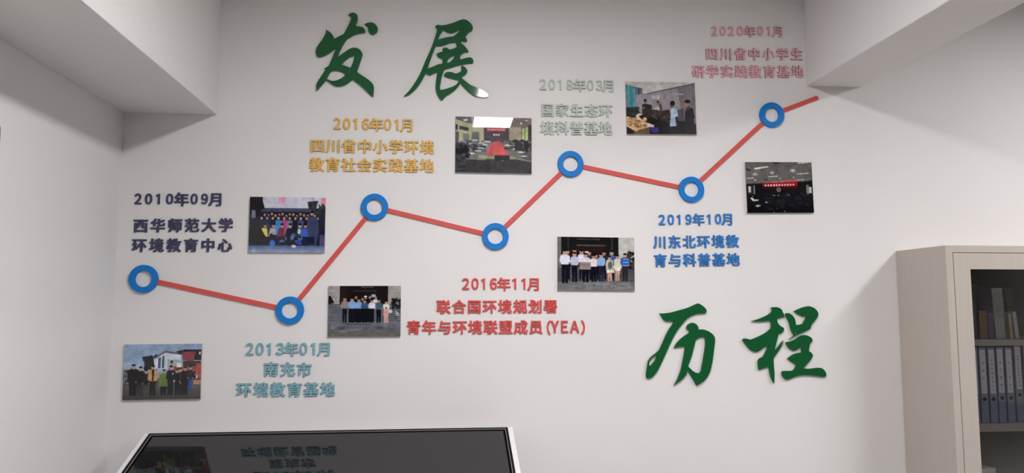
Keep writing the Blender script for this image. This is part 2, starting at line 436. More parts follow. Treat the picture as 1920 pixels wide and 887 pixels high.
CAPS = [
 ('navy', lin((66, 66, 92)), '2010年09月', (250, 417.1, 362.5, 382.7, 361.8, 386.8),
  [('西华师范大学', (250, 435.4, 410.2, 436.6, 409.5, 435.5)), ('环境教育中心', (247.5, 433.6, 447.3, 473.2, 447.3, 473.2))]),
 ('mustard yellow', lin((204, 164, 88)), '2016年01月', (623.3, 775.6, 220.6, 242.2, 223.4, 247.8),
  [('四川省中小学环境', (581.8, 813.3, 260.2, 286.7, 263.8, 290.2)), ('教育社会实践基地', (580.8, 812.8, 295.4, 321.9, 298.6, 324.6))]),
 ('pale grey-green', lin((170, 181, 173)), '2018年03月', (1009.8, 1152.4, 147.7, 167.8, 150.0, 173),
  [('国家生态环', (1014.9, 1147.8, 193.8, 219.0, 195.8, 221)), ('境科普基地', (1013.7, 1147.8, 227.0, 252.9, 228.6, 254.6))]),
 ('dusty pink', lin((204, 154, 160)), '2020年01月', (1331.9, 1468.6, 48.4, 66.4, 49.0, 69.8),
  [('四川省中小学生', (1323.9, 1505, 88.9, 112.8, 90.5, 113.8)), ('研学实践教育基地', (1298.5, 1506.5, 121.9, 145.7, 123, 146.8))]),
 ('red', lin((192, 78, 76)), '2016年11月', (864.7, 1012.7, 521.4, 543.1, 521.4, 545.4),
  [('联合国环境规划署', (819.2, 1044.4, 562.9, 589.0, 562.2, 588.2)), ('青年与环境联盟成员', (763, 1017.1, 601.3, 628, 601, 627))]),
 ('bright blue', lin((52, 112, 178)), '2019年10月', (1233.5, 1374.9, 402.1, 421.8, 400.5, 422.6),
  [('川东北环境教', (1226.5, 1385, 442.3, 466.5, 440.5, 465.2)), ('育与科普基地', (1227.1, 1386.7, 476.3, 501.2, 474.7, 499.6))]),
 ('teal', lin((118, 160, 172)), '2013年01月', (458.5, 620.4, 643.2, 666.4, 642.5, 668),
  [('南充市', (494.5, 583, 679.3, 706.7, 680, 707.4)), ('环境教育基地', (444, 627.1, 718, 745.5, 717, 744.5))]),
]
for cname, rgb, dt, dpos, rows in CAPS:
    m = mat('cut_lettering_' + cname.replace(' ', '_').replace('-', '_'), tuple(min(.9, v * 1.2) for v in rgb), 0.5, noise=0.04, nscale=6, spec=0.15)
    grp = cname + ' caption of the timeline'
    t = cap('date_lettering', '%s cut-out date %s above the %s name lines' % (cname, dt, cname), (dpos[0] + dpos[1]) / 2, (dpos[2] + dpos[3]) / 2, grp)
    date(t, dt, m, *dpos)
    full = ' '.join(r[0] for r in rows) + (' (YEA)' if cname == 'red' else '')
    r0, r1 = rows[0][1], rows[-1][1]
    t = cap('name_lettering', '%s cut-out name in two rows, reading %s' % (cname, full), (r1[0] + r1[1]) / 2, (r0[2] + r1[3]) / 2, grp)
    for txt, pos in rows: row(t, txt, m, *pos)
    if cname == 'red':
        for ch, xx, hh, yy in (('(', 1029, 27, 614.5), ('Y', 1040.5, 22.5, 612.6), ('E', 1058.8, 22.5, 612.8), ('A', 1077.6, 22.5, 613), (')', 1093.6, 27, 614.2)):
            p = at(xx, yy, DG)
            put(ch, p.x, p.z, 0.07, m, t, False, hh * D / F)

# ------------------------------------------------------------------ printed photographs
GW, GH = 200, 144


def blur(a, k=1):
    for _ in range(k):
        p = np.pad(a, ((1, 1), (1, 1), (0, 0)), 'edge')
        a = (p[1:-1, 1:-1] * 4 + p[:-2, 1:-1] + p[2:, 1:-1] + p[1:-1, :-2] + p[1:-1, 2:]) / 8
    return a


class Pic:
    """a small painter: coordinates u,v in 0..1 from the top left, colours 0..255"""
    def __init__(s, bg, seed=0):
        s.a = np.empty((GH, GW, 3)); s.a[:] = bg
        s.V, s.U = np.mgrid[0:GH, 0:GW]; s.U = s.U / (GW - 1); s.V = s.V / (GH - 1)
        s.r = np.random.RandomState(seed)

    def put(s, mk, c, al=1.0):
        s.a[mk] = s.a[mk] * (1 - al) + np.array(c, float) * al

    def rect(s, u0, v0, u1, v1, c, al=1.0):
        s.put((s.U >= u0) & (s.U <= u1) & (s.V >= v0) & (s.V <= v1), c, al)

    def ell(s, cu, cv, ru, rv, c, al=1.0):
        s.put(((s.U - cu) / ru) ** 2 + ((s.V - cv) / rv) ** 2 <= 1, c, al)

    def poly(s, pts, c, al=1.0):
        ins = np.zeros(s.U.shape, bool); n = len(pts)
        for i in range(n):
            (x0, y0), (x1, y1) = pts[i], pts[(i + 1) % n]
            if y0 == y1: continue
            cr = ((y0 > s.V) != (y1 > s.V)) & (s.U < (x1 - x0) * (s.V - y0) / (y1 - y0) + x0)
            ins ^= cr
        s.put(ins, c, al)

    def grad(s, v0, v1, c0, c1):
        t = np.clip((s.V - v0) / (v1 - v0), 0, 1)[..., None]
        mk = (s.V >= v0) & (s.V <= v1)
        s.a[mk] = (np.array(c0) * (1 - t) + np.array(c1) * t)[mk]

    def speck(s, u0, v0, u1, v1, n, cols, ru, rv):
        for _ in range(n):
            c = cols[s.r.randint(len(cols))]
            s.ell(s.r.uniform(u0, u1), s.r.uniform(v0, v1), ru * s.r.uniform(.5, 1.3), rv * s.r.uniform(.5, 1.3), c)

    def person(s, u, vt, vb, shirt, pants, wd=0.04, skin=(170, 130, 112), hair=(20, 18, 20), coat=0.5, legs=None):
        """standing figure from head top vt to feet vb"""
        h = vb - vt; hr = h * 0.066
        hip = vt + h * coat
        sk = legs or pants
        s.poly([(u - wd * .75, hip - .01), (u + wd * .75, hip - .01), (u + wd * .62, vb), (u + .006, vb), (u, hip + .1), (u - .006, vb), (u - wd * .62, vb)], sk)
        s.poly([(u - wd * .35, vt + h * .135), (u + wd * .35, vt + h * .135), (u + wd, vt + h * .19), (u + wd * 1.15, hip - h * .06), (u + wd * .85, hip - h * .04), (u + wd * .8, hip + .015), (u - wd * .8, hip + .015), (u - wd * .85, hip - h * .04), (u - wd * 1.15, hip - h * .06), (u - wd, vt + h * .19)], shirt)
        s.ell(u, vt + hr * 1.25, hr * .68, hr * 1.2, skin)
        s.ell(u, vt + hr * .42, hr * .7, hr * .5, hair)
        for q in (-1, 1): s.ell(u + q * wd * 1.0, hip - h * .02, .007, .013, skin)

    def noise(s, k):
        n = s.r.normal(0, k, (GH, GW, 1)); s.a = s.a + n

    def text(s, ch, cu, cv, h, c):
        me, bb = glyph(ch, M['ink'], 0.0, 0.02)
        sc = h / (bb[3] - bb[2])
        me.calc_loop_triangles()
        for t in me.loop_triangles:
            pts = []
            for vi in t.vertices:
                co = me.vertices[vi].co
                pts.append((cu + (co.x - (bb[0] + bb[1]) / 2) * sc * GH / GW, cv - (co.z - (bb[2] + bb[3]) / 2) * sc))
            s.poly(pts, c)


def p_team():      # 2010: large group in front of a gate under a white banner
    p = Pic((26, 30, 48), 1)
    p.rect(0, 0, 1, .2, (188, 190, 205)); p.rect(.15, .2, .85, .27, (60, 66, 92))
    p.rect(0, 0, .17, .12, (30, 26, 32)); p.rect(0, .1, .13, .6, (18, 20, 28)); p.rect(.03, .2, .08, .38, (110, 120, 140))
    p.poly([(0, .03), (.16, .03), (.2, .22), (0, .25)], (22, 20, 28))
    p.poly([(.76, .08), (.9, .06), (.88, .2), (.78, .22)], (38, 38, 48)); p.speck(.82, .12, 1, .34, 40, [(20, 30, 28), (34, 48, 44), (50, 56, 60)], .02, .03)
    p.text('境', .42, .065, .14, (238, 120, 170)); p.text('市', .985, .07, .13, (228, 70, 120))
    for i, u in enumerate(np.linspace(.2, .86, 15)):
        p.ell(u, .31 + .02 * math.sin(i * 2.3), .026, .04, (16, 16, 22)); p.ell(u, .325 + .02 * math.sin(i * 2.3), .016, .028, (160, 128, 118))
        p.rect(u - .03, .36, u + .03, .6, [(30, 34, 58), (18, 20, 30), (44, 52, 84), (24, 24, 40)][i % 4])
    cols = [(24, 26, 40), (40, 48, 76), (30, 30, 44), (50, 130, 190), (170, 60, 120), (110, 108, 140), (26, 28, 36), (60, 70, 110)]
    for i, u in enumerate(np.linspace(.16, .9, 11)):
        c = cols[(i + (0 if i < 4 else 0)) % 8]
        p.poly([(u - .035, .42), (u + .035, .42), (u + .05, .68), (u - .05, .68)], c); p.ell(u, .37, .024, .04, (14, 14, 18)); p.ell(u, .385, .016, .028, (178, 146, 132))
    p.poly([(.77, .35), (.9, .35), (.92, .62), (.88, .9), (.8, .9), (.75, .62)], (54, 62, 96)); p.ell(.83, .3, .018, .035, (170, 140, 124)); p.ell(.83, .27, .02, .022, (14, 14, 18))
    cf = [(206, 196, 70), (160, 150, 170), (100, 40, 60), (24, 28, 40), (30, 60, 60), (60, 90, 180)]
    for i, u in enumerate([.2, .31, .42, .53, .66, .73]):
        p.poly([(u - .03, .56), (u + .03, .56), (u + .05, .72), (u - .06, .72)], cf[i]); p.ell(u + .01, .52, .02, .035, (184, 150, 134)); p.ell(u + .01, .495, .022, .022, (18, 16, 20))
    p.rect(.14, .72, .86, .86, (18, 26, 50)); p.speck(.2, .7, .75, .84, 26, [(30, 70, 150), (40, 90, 170), (14, 18, 30), (90, 100, 140)], .03, .035)
    p.poly([(0, .45), (.12, .48), (.26, .82), (.24, .9), (0, .9)], (12, 14, 20)); p.ell(.31, .84, .035, .06, (40, 110, 200)); p.ell(.66, .62, .02, .05, (190, 200, 190))
    p.rect(.93, .68, 1, .92, (78, 66, 110)); p.grad(.88, 1, (80, 92, 130), (132, 150, 186)); p.ell(.59, .89, .03, .025, (190, 196, 210))
    return p


def p_coats():     # 2013 lower photograph: people in winter coats, red and white buildings
    p = Pic((120, 146, 182), 2)
    p.grad(0, .5, (128, 150, 178), (150, 172, 204)); p.rect(0, .62, 1, 1, (74, 72, 70)); p.grad(.75, 1, (84, 82, 80), (58, 56, 54))
    p.rect(0, .46, .08, .72, (74, 80, 88)); p.speck(0, .48, .09, .7, 26, [(40, 42, 48), (120, 126, 134)], .012, .02)
    p.speck(.27, .24, .42, .44, 70, [(24, 30, 34), (36, 44, 46), (30, 36, 42)], .03, .045)
    p.poly([(.38, .26), (.53, .14), (.73, .19), (.73, .45), (.4, .45)], (198, 206, 216)); p.poly([(.44, .25), (.52, .2), (.52, .44), (.44, .44)], (70, 84, 106))
    p.rect(.475, .2, .49, .45, (206, 214, 224)); p.poly([(.56, .28), (.72, .29), (.72, .42), (.56, .42)], (148, 162, 168)); p.rect(.6, .3, .63, .35, (40, 46, 54)); p.poly([(.38, .25), (.53, .12), (.73, .17), (.73, .2), (.53, .155), (.4, .27)], (84, 90, 104))
    p.poly([(.66, .14), (.78, .10), (1, .10), (1, .3), (.92, .3)], (22, 22, 28)); p.poly([(.74, .14), (.92, .14), (.9, .32), (.76, .3)], (122, 58, 62)); p.rect(.76, .31, .99, .42, (62, 44, 50))
    p.rect(.64, .4, 1, .62, (130, 78, 74)); p.rect(.68, .34, .74, .42, (206, 206, 210)); p.rect(.93, .35, 1, .62, (160, 74, 70)); p.rect(.9, .66, 1, .74, (168, 120, 108)); p.ell(.975, .17, .012, .03, (180, 180, 184)); p.ell(.94, .6, .014, .03, (220, 216, 214)); p.speck(.86, .5, .92, .6, 10, [(20, 20, 24)], .02, .03)
    K = (14, 15, 20)
    for u, vt, sh, pt, wd, co in ((.13, .36, K, K, .07, .6), (.22, .4, K, (40, 42, 50), .055, .55), (.29, .46, (20, 22, 34), (60, 62, 66), .04, .55), (.6, .43, (30, 30, 34), K, .04, .5), (.38, .38, (190, 140, 96), (22, 18, 18), .058, .5), (.52, .46, (96, 118, 52), (18, 22, 16), .055, .62), (.61, .39, (18, 20, 32), (24, 26, 42), .052, .5), (.73, .43, (70, 60, 50), (18, 16, 18), .04, .5), (.795, .41, (24, 16, 18), (24, 16, 18), .055, .6), (.86, .4, (36, 40, 54), (36, 66, 128), .032, .5), (.69, .45, K, K, .035, .5)):
        p.person(u, vt, .93 if u < .85 else .86, sh, pt, wd, skin=(176, 138, 118), coat=co)
    p.poly([(.365, .46), (.395, .46), (.39, .66), (.37, .66)], (30, 26, 26)); p.ell(.635, .54, .012, .015, (190, 190, 200)); p.ell(.655, .67, .012, .02, (170, 160, 158))
    return p


def p_steps(red=False):   # 2013 upper photograph: nine people on steps
    p = Pic((92, 94, 100), 3)
    p.rect(0, 0, 1, .36, (26, 20, 22)); p.rect(0, 0, .155, .36, (150, 146, 142)); p.rect(.82, 0, 1, .36, (150, 146, 142)); 
    for v in (.06, .14, .22, .3): p.rect(0, v, .155, v + .008, (128, 124, 120)); p.rect(.82, v, 1, v + .008, (136, 132, 128))
    p.rect(.45, .02, .62, .035, (70, 68, 70)); p.rect(.34, .085, .66, .11, (58, 52, 52)); p.rect(.1, .0, .17, .36, (60, 54, 54)) if red else None
    p.rect(.59, .17, .65, .23, (130, 170, 200))
    for k in range(9):
        v = .36 + k * .04; p.rect(0, v, 1, v + .02, (76, 78, 86)); p.rect(0, v + .02, 1, v + .04, (104, 106, 114))
    p.poly([(0, .2), (.03, .2), (.08, .34), (0, .37)], (14, 18, 16)); p.speck(.88, .26, 1, .44, 50, [(16, 18, 20), (30, 32, 34), (110, 112, 118)], .02, .03)
    p.speck(.86, .45, .98, .66, 26, [(150, 152, 158), (90, 92, 98), (60, 62, 66)], .02, .012)
    p.grad(.72, 1, (98, 100, 108), (86, 86, 92)); p.speck(.05, .75, .95, .95, 30, [(110, 112, 120), (88, 88, 96), (72, 72, 80)], .08, .015); p.rect(0, .93, 1, 1, (96, 94, 90))
    p.ell(.38, .235, .016, .03, (150, 110, 90)); p.ell(.57, .23, .016, .03, (160, 120, 100)); p.ell(.655, .24, .014, .03, (170, 140, 124)); p.ell(.47, .27, .016, .03, (150, 120, 100)); p.rect(.62, .27, .68, .34, (210, 200, 206)); p.ell(.51, .215, .02, .02, (220, 220, 216)); p.ell(.51, .25, .014, .025, (150, 116, 100))
    D_ = (14, 16, 24)
    for u, vt, sh, pt, wd in ((.225, .22, (132, 124, 120), D_, .045), (.325, .23, (120, 156, 206), D_, .05), (.42, .245, (116, 158, 210), D_, .045), (.5, .27, (54, 82, 120), D_, .045), (.6, .265, (196, 196, 210), D_, .045), (.695, .26, (64, 90, 112), D_, .045)):
        p.person(u, vt, .73, sh, pt, wd, skin=(176, 130, 104), coat=.42)
    p.rect(.28, .45, .63, .72, (16, 18, 26)); p.rect(.345, .46, .35, .7, (40, 40, 50)); p.person(.8, .29, .74, (206, 206, 196), (190, 140, 130), .042, coat=.36, legs=(190, 150, 140)); p.poly([(.76, .46), (.84, .46), (.83, .6), (.76, .6)], (196, 150, 146)); p.ell(.855, .51, .028, .035, (200, 198, 188)); p.ell(.8, .44, .012, .02, (60, 56, 60))
    return p


def p_flag():      # UN photograph: white shirts before dark doors
    p = Pic((70, 74, 80), 4)
    p.rect(0, 0, 1, .55, (22, 22, 22)); p.rect(0, 0, .05, .6, (100, 98, 96)); p.rect(.79, 0, 1, .6, (178, 176, 172)); p.rect(.13, .0, .15, .5, (40, 40, 40)); p.rect(.69, 0, .72, .5, (40, 40, 42))
    p.rect(.25, .03, .55, .055, (60, 58, 56)); p.rect(.25, .14, .62, .17, (72, 68, 60)); p.rect(.17, .18, .6, .3, (34, 24, 24))
    for k in range(7):
        v = .58 + k * .04; p.rect(0, v, 1, v + .02, (84, 86, 90)); p.rect(0, v + .02, 1, v + .04, (60, 62, 66))
    p.grad(.84, 1, (100, 102, 104), (110, 108, 106)); p.speck(.05, .86, .95, .98, 26, [(120, 122, 124), (96, 98, 100)], .08, .012); p.speck(.92, .28, 1, .58, 40, [(36, 34, 30), (60, 60, 52), (24, 24, 22)], .02, .04)
    D_ = (14, 16, 26)
    for u, vt, sh in ((.13, .235, (40, 34, 36)), (.22, .22, (40, 36, 44)), (.31, .24, (206, 206, 226)), (.41, .26, (52, 50, 64)), (.5, .31, (120, 40, 60)), (.6, .26, (40, 36, 40)), (.7, .25, (44, 92, 176))):
        p.person(u, vt, .8, sh, D_, .045, coat=.4)
    for u, vt, vb, sh, pt, wd, lg in ((.095, .24, .87, (206, 208, 228), D_, .06, None), (.22, .285, .85, (176, 176, 200), D_, .05, None), (.36, .30, .85, (204, 200, 210), D_, .06, None), (.47, .33, .84, (214, 208, 216), D_, .048, None), (.565, .305, .83, (128, 166, 208), (24, 28, 44), .048, None), (.675, .35, .83, (176, 172, 156), (200, 170, 150), .045, (180, 140, 124)), (.775, .33, .83, (204, 202, 184), (200, 180, 160), .042, (176, 144, 126)), (.875, .3, .83, (44, 84, 156), (40, 34, 44), .055, None)):
        p.person(u, vt, vb, sh, pt, wd, skin=(180, 136, 112), coat=.42 if not lg else .58, legs=lg)
    p.poly([(.29, .47), (.43, .47), (.43, .61), (.28, .61)], (134, 124, 122)); p.rect(.29, .52, .42, .53, (90, 80, 80)); p.ell(.38, .285, .032, .016, (226, 196, 176)); p.ell(.68, .53, .03, .07, (90, 92, 84)); p.poly([(.64, .62), (.73, .62), (.74, .67), (.63, .67)], (214, 212, 214))
    for v in (.4, .46, .52): p.rect(.845, v, .925, v + .02, (110, 150, 206))
    return p


def p_meeting():   # 2016 meeting room with a red table runner
    p = Pic((92, 92, 92), 5)
    p.poly([(0, 0), (.2, 0), (.2, .12), (0, .03)], (100, 98, 102)); p.poly([(.2, 0), (.76, 0), (.7, .18), (.22, .18)], (150, 148, 146)); p.poly([(.76, 0), (1, 0), (1, .12), (.86, .18), (.7, .18)], (110, 104, 100)); p.ell(.13, .06, .03, .018, (200, 206, 220)); p.ell(.86, .1, .014, .016, (226, 220, 206)); p.ell(.93, .04, .016, .012, (226, 220, 206))
    p.poly([(0, .05), (.37, .19), (.37, .5), (0, .75)], (166, 162, 134)); p.poly([(0, .14), (.03, .14), (.03, .24), (0, .24)], (50, 50, 56)); p.poly([(.05, .16), (.17, .2), (.17, .26), (.05, .23)], (56, 62, 66)); p.poly([(0, .27), (.045, .28), (.045, .65), (0, .7)], (84, 84, 88)); p.poly([(.1, .3), (.18, .31), (.17, .5), (.1, .52)], (110, 114, 112)); p.poly([(.22, .27), (.31, .27), (.31, .46), (.2, .46)], (100, 106, 104))
    p.rect(.37, .17, .7, .5, (78, 70, 76)); p.rect(.41, .2, .655, .245, (186, 84, 86)); p.rect(.49, .3, .58, .33, (136, 104, 104))
    for k in range(16): p.rect(.415 + k * .015, .21, .424 + k * .015, .232, (224, 150, 146))
    for k in range(3): p.rect(.495 + k * .03, .3, .515 + k * .03, .33, (206, 180, 180))
    p.rect(.7, .17, .86, .5, (150, 142, 126)); p.poly([(.86, .18), (1, .1), (1, .6), (.86, .5)], (104, 98, 84)); p.poly([(.87, .2), (.95, .16), (.95, .42), (.87, .42)], (164, 184, 130)); p.rect(.905, .18, .915, .42, (90, 94, 70)); p.rect(.95, .12, 1, .6, (62, 60, 58))
    p.poly([(.3, .45), (.75, .45), (.9, .78), (.1, .78)], (112, 112, 106)); p.poly([(.5, .44), (.58, .43), (.69, .62), (.66, .69), (.41, .68), (.41, .6)], (196, 92, 92)); p.poly([(.5, .44), (.49, .68), (.41, .67)], (178, 84, 86)); p.poly([(.3, .69), (.8, .7), (.78, .76), (.3, .75)], (150, 148, 116))
    p.speck(.06, .44, .4, .62, 90, [(74, 76, 80), (56, 58, 62), (120, 122, 128), (96, 92, 106)], .03, .025); p.speck(.66, .42, .98, .6, 90, [(58, 58, 60), (46, 46, 50), (110, 108, 104), (84, 84, 88)], .03, .025)
    for u, v in ((.25, .42), (.34, .47), (.38, .5), (.33, .56), (.3, .61), (.21, .66), (.42, .44), (.79, .56), (.86, .62), (.9, .69), (.68, .5)): p.ell(u, v, .045, .012, (200, 200, 204))
    p.speck(.02, .5, .16, .8, 60, [(40, 40, 44), (58, 58, 62), (30, 30, 32)], .04, .04); p.poly([(.78, .45), (.86, .44), (.9, .6), (.78, .58)], (56, 54, 56)); p.ell(.93, .5, .035, .09, (44, 44, 48))
    p.rect(0, .75, 1, 1, (66, 65, 68)); p.poly([(.08, .76), (.45, .77), (.44, 1), (.1, 1)], (58, 57, 60)); p.poly([(.1, .745), (.4, .76), (.4, .775), (.1, .76)], (130, 130, 130)); p.poly([(.51, .68), (.71, .68), (.71, .78), (.51, .78)], (54, 54, 58)); p.rect(.6, .775, .63, .79, (130, 130, 132)); p.speck(0, .66, .12, 1, 50, [(44, 44, 48), (70, 70, 74), (56, 56, 60)], .03, .03); p.poly([(.8, .73), (1, .77), (1, .79), (.8, .75)], (140, 138, 136))
    return p


def p_whiteboard():   # 2018: four people beside a grey board and a tray of specimens
    p = Pic((128, 124, 128), 6)
    p.poly([(0, 0), (1, 0), (1, .03), (.3, .23), (0, .08)], (176, 172, 172)); p.poly([(.13, .1), (.98, .02), (.3, .22), (.25, .22)], (184, 180, 180)); p.poly([(.3, .22), (1, .01), (1, .06), (.3, .255)], (84, 80, 86))
    p.poly([(.3, .24), (1, .04), (1, .9), (.15, .6), (.15, .24)], (136, 132, 138)); p.poly([(.75, .1), (1, .04), (1, .9), (.8, .8)], (110, 104, 108)); p.ell(.75, .23, .1, .02, (158, 154, 160)); p.rect(.375, .255, .485, .33, (176, 174, 182)); p.poly([(.7, .55), (.82, .5), (.84, .9), (.7, .9)], (60, 58, 64), .8)
    p.poly([(0, .05), (.14, .1), (.14, .52), (.02, .55)], (60, 124, 134)); p.rect(.03, .06, .05, .5, (84, 150, 156)); p.rect(.08, .1, .095, .52, (50, 110, 124)); p.rect(.115, .12, .13, .5, (84, 150, 160)); p.poly([(.14, .1), (.24, .12), (.24, .24), (.14, .25)], (84, 96, 112)); p.rect(.18, .12, .2, .24, (50, 52, 64)); 
    p.poly([(0, .5), (.14, .48), (.2, .6), (1, .8), (1, 1), (0, 1)], (20, 18, 20)); p.speck(.0, .5, .18, .66, 50, [(26, 28, 32), (50, 54, 58), (40, 42, 44)], .025, .02)
    p.poly([(.23, .45), (.27, .42), (.36, .44), (.37, .52), (.36, .64), (.3, .72), (.23, .62)], (42, 40, 34)); p.poly([(.23, .43), (.33, .43), (.37, .46), (.37, .5), (.24, .52)], (36, 36, 36)); p.ell(.275, .38, .018, .04, (128, 98, 84)); p.ell(.275, .355, .022, .025, (20, 20, 22)); p.ell(.25, .5, .02, .015, (130, 104, 90))
    p.poly([(.4, .53), (.43, .48), (.49, .48), (.5, .62), (.42, .6)], (176, 174, 180)); p.ell(.455, .42, .018, .045, (144, 116, 104)); p.ell(.46, .385, .022, .018, (24, 22, 24)); p.poly([(.47, .42), (.51, .4), (.52, .6), (.49, .6)], (84, 64, 56))
    p.speck(.38, .56, .62, .8, 90, [(42, 36, 36), (58, 50, 48), (76, 66, 62), (30, 26, 28)], .035, .035); p.poly([(.33, .68), (.6, .78), (.6, 1), (.33, 1)], (18, 16, 18))
    p.poly([(.64, .54), (.68, .49), (.73, .52), (.745, .68), (.72, .8), (.7, .87), (.62, .85)], (158, 184, 204)); p.poly([(.7, .66), (.74, .66), (.74, .82), (.71, .82)], (40, 34, 36)); p.ell(.655, .44, .025, .055, (96, 72, 64)); p.ell(.668, .405, .035, .045, (16, 16, 18)); p.poly([(.63, .85), (.73, .84), (.72, 1), (.62, 1)], (22, 22, 28))
    p.poly([(.85, .55), (.9, .48), (.96, .5), (.985, .66), (.96, .9), (.93, 1), (.83, 1), (.83, .8)], (26, 26, 36)); p.poly([(.86, .5), (.91, .46), (.93, .5), (.88, .56)], (56, 50, 54)); p.ell(.865, .415, .027, .06, (150, 112, 96)); p.ell(.885, .37, .042, .035, (18, 18, 20)); p.ell(.98, .72, .012, .03, (130, 100, 88))
    p.poly([(.14, .64), (.18, .6), (.24, .62), (.18, .66), (.2, .74), (.4, .83), (.38, .87), (.14, .72)], (206, 196, 186)); p.poly([(0, .66), (.13, .7), (.3, .8), (.34, .86), (.15, .95), (0, .84)], (196, 160, 120)); p.speck(.02, .7, .28, .86, 60, [(216, 180, 140), (150, 108, 76), (190, 150, 108), (120, 84, 60)], .022, .022); p.poly([(0, .84), (.15, .93), (.33, .86), (.33, 1), (0, 1)], (96, 78, 56)); p.poly([(0, .82), (.15, .93), (.15, .955), (0, .85)], (214, 180, 136)); p.poly([(0, .86), (.1, .94), (.1, 1), (0, 1)], (30, 26, 28))
    p.poly([(.33, .87), (.46, .86), (.45, .97), (.36, .97)], (52, 46, 120)); p.poly([(.3, .82), (.4, .84), (.38, .87), (.3, .86)], (190, 190, 200)); p.rect(.34, .97, .62, 1, (14, 12, 16))
    return p


def p_hall():      # 2020: dark hall, grey ceiling with lamps, red banner
    p = Pic((14, 14, 16), 7)
    p.poly([(0, 0), (1, 0), (1, .36), (.78, .4), (.25, .43), (0, .44)], (94, 92, 90)); p.grad(0, .1, (84, 82, 80), (92, 90, 88)); p.poly([(.25, .4), (.77, .33), (.78, .4), (.25, .44)], (150, 96, 92))
    for pts in (((.12, .12), (.33, .08), (.36, .1), (.15, .145)), ((.79, .01), (.98, 0), (.98, .01), (.8, .03)), ((.77, .23), (.95, .21), (.95, .225), (.77, .245)), ((.34, .285), (.48, .27), (.48, .285), (.34, .3)), ((.02, .315), (.12, .305), (.12, .32), (.02, .33)), ((.77, .35), (.87, .34), (.87, .35), (.77, .36))): p.poly(pts, (206, 204, 200))
    for u, v, r in ((.14, .24, .05), (.4, .21, .045), (.71, .17, .055), (.14, .355, .03), (.51, .32, .02), (.72, .3, .025), (.34, .35, .02)):
        for k in (1, .7, .4): p.ell(u, v, r * k, r * k * .8, (150 if k > .8 else 190 if k > .5 else 226,) * 3, .35)
    p.poly([(.4, 0), (.52, 0), (.5, .04), (.44, .04)], (46, 46, 46)); p.poly([(0, .1), (.1, .17), (.02, .18)], (50, 48, 48)); p.poly([(.25, .31), (.36, .36), (.3, .36)], (50, 48, 48)); p.poly([(.02, .43), (.95, .38), (.98, .36), (1, .8), (0, .8)], (14, 14, 16))
    p.poly([(.24, .43), (.77, .38), (.77, .47), (.26, .5)], (150, 22, 38)); p.rect(.25, .48, .77, .52, (60, 10, 18))
    for k in range(11): p.ell(.29 + k * .042, .463 - k * .0016, .014, .02, (226, 180, 186))
    p.ell(.485, .545, .03, .042, (170, 160, 150)); p.ell(.485, .545, .02, .028, (40, 36, 38)); p.rect(.47, .54, .5, .55, (170, 160, 150))
    p.rect(.02, .47, .1, .64, (40, 42, 46)); p.rect(.035, .48, .07, .6, (186, 190, 196)); p.rect(.11, .46, .13, .63, (120, 122, 126)); p.rect(.9, .45, .94, .65, (110, 112, 114)); p.rect(.94, .49, .98, .65, (176, 178, 180)); p.ell(.96, .64, .03, .03, (20, 20, 22))
    p.poly([(.05, .7), (.09, .7), (.12, .74), (.18, .735), (.17, .76), (.09, .77)], (190, 190, 194)); p.ell(.09, .68, .015, .025, (70, 56, 50)); p.poly([(.12, .86), (.17, .84), (.21, .86), (.15, .885)], (170, 170, 174))
    for u, v, r in ((.41, .66, .02), (.48, .66, .02), (.63, .65, .018), (.3, .79, .028), (.45, .91, .012), (.56, .97, .014), (.4, .99, .012), (.8, .78, .02), (.56, .64, .012)): p.ell(u, v, r, r * .6, (120, 124, 136) if r < .025 else (130, 134, 140))
    p.speck(.2, .6, .95, .95, 60, [(22, 20, 32), (28, 28, 36), (18, 18, 22)], .04, .03)
    return p


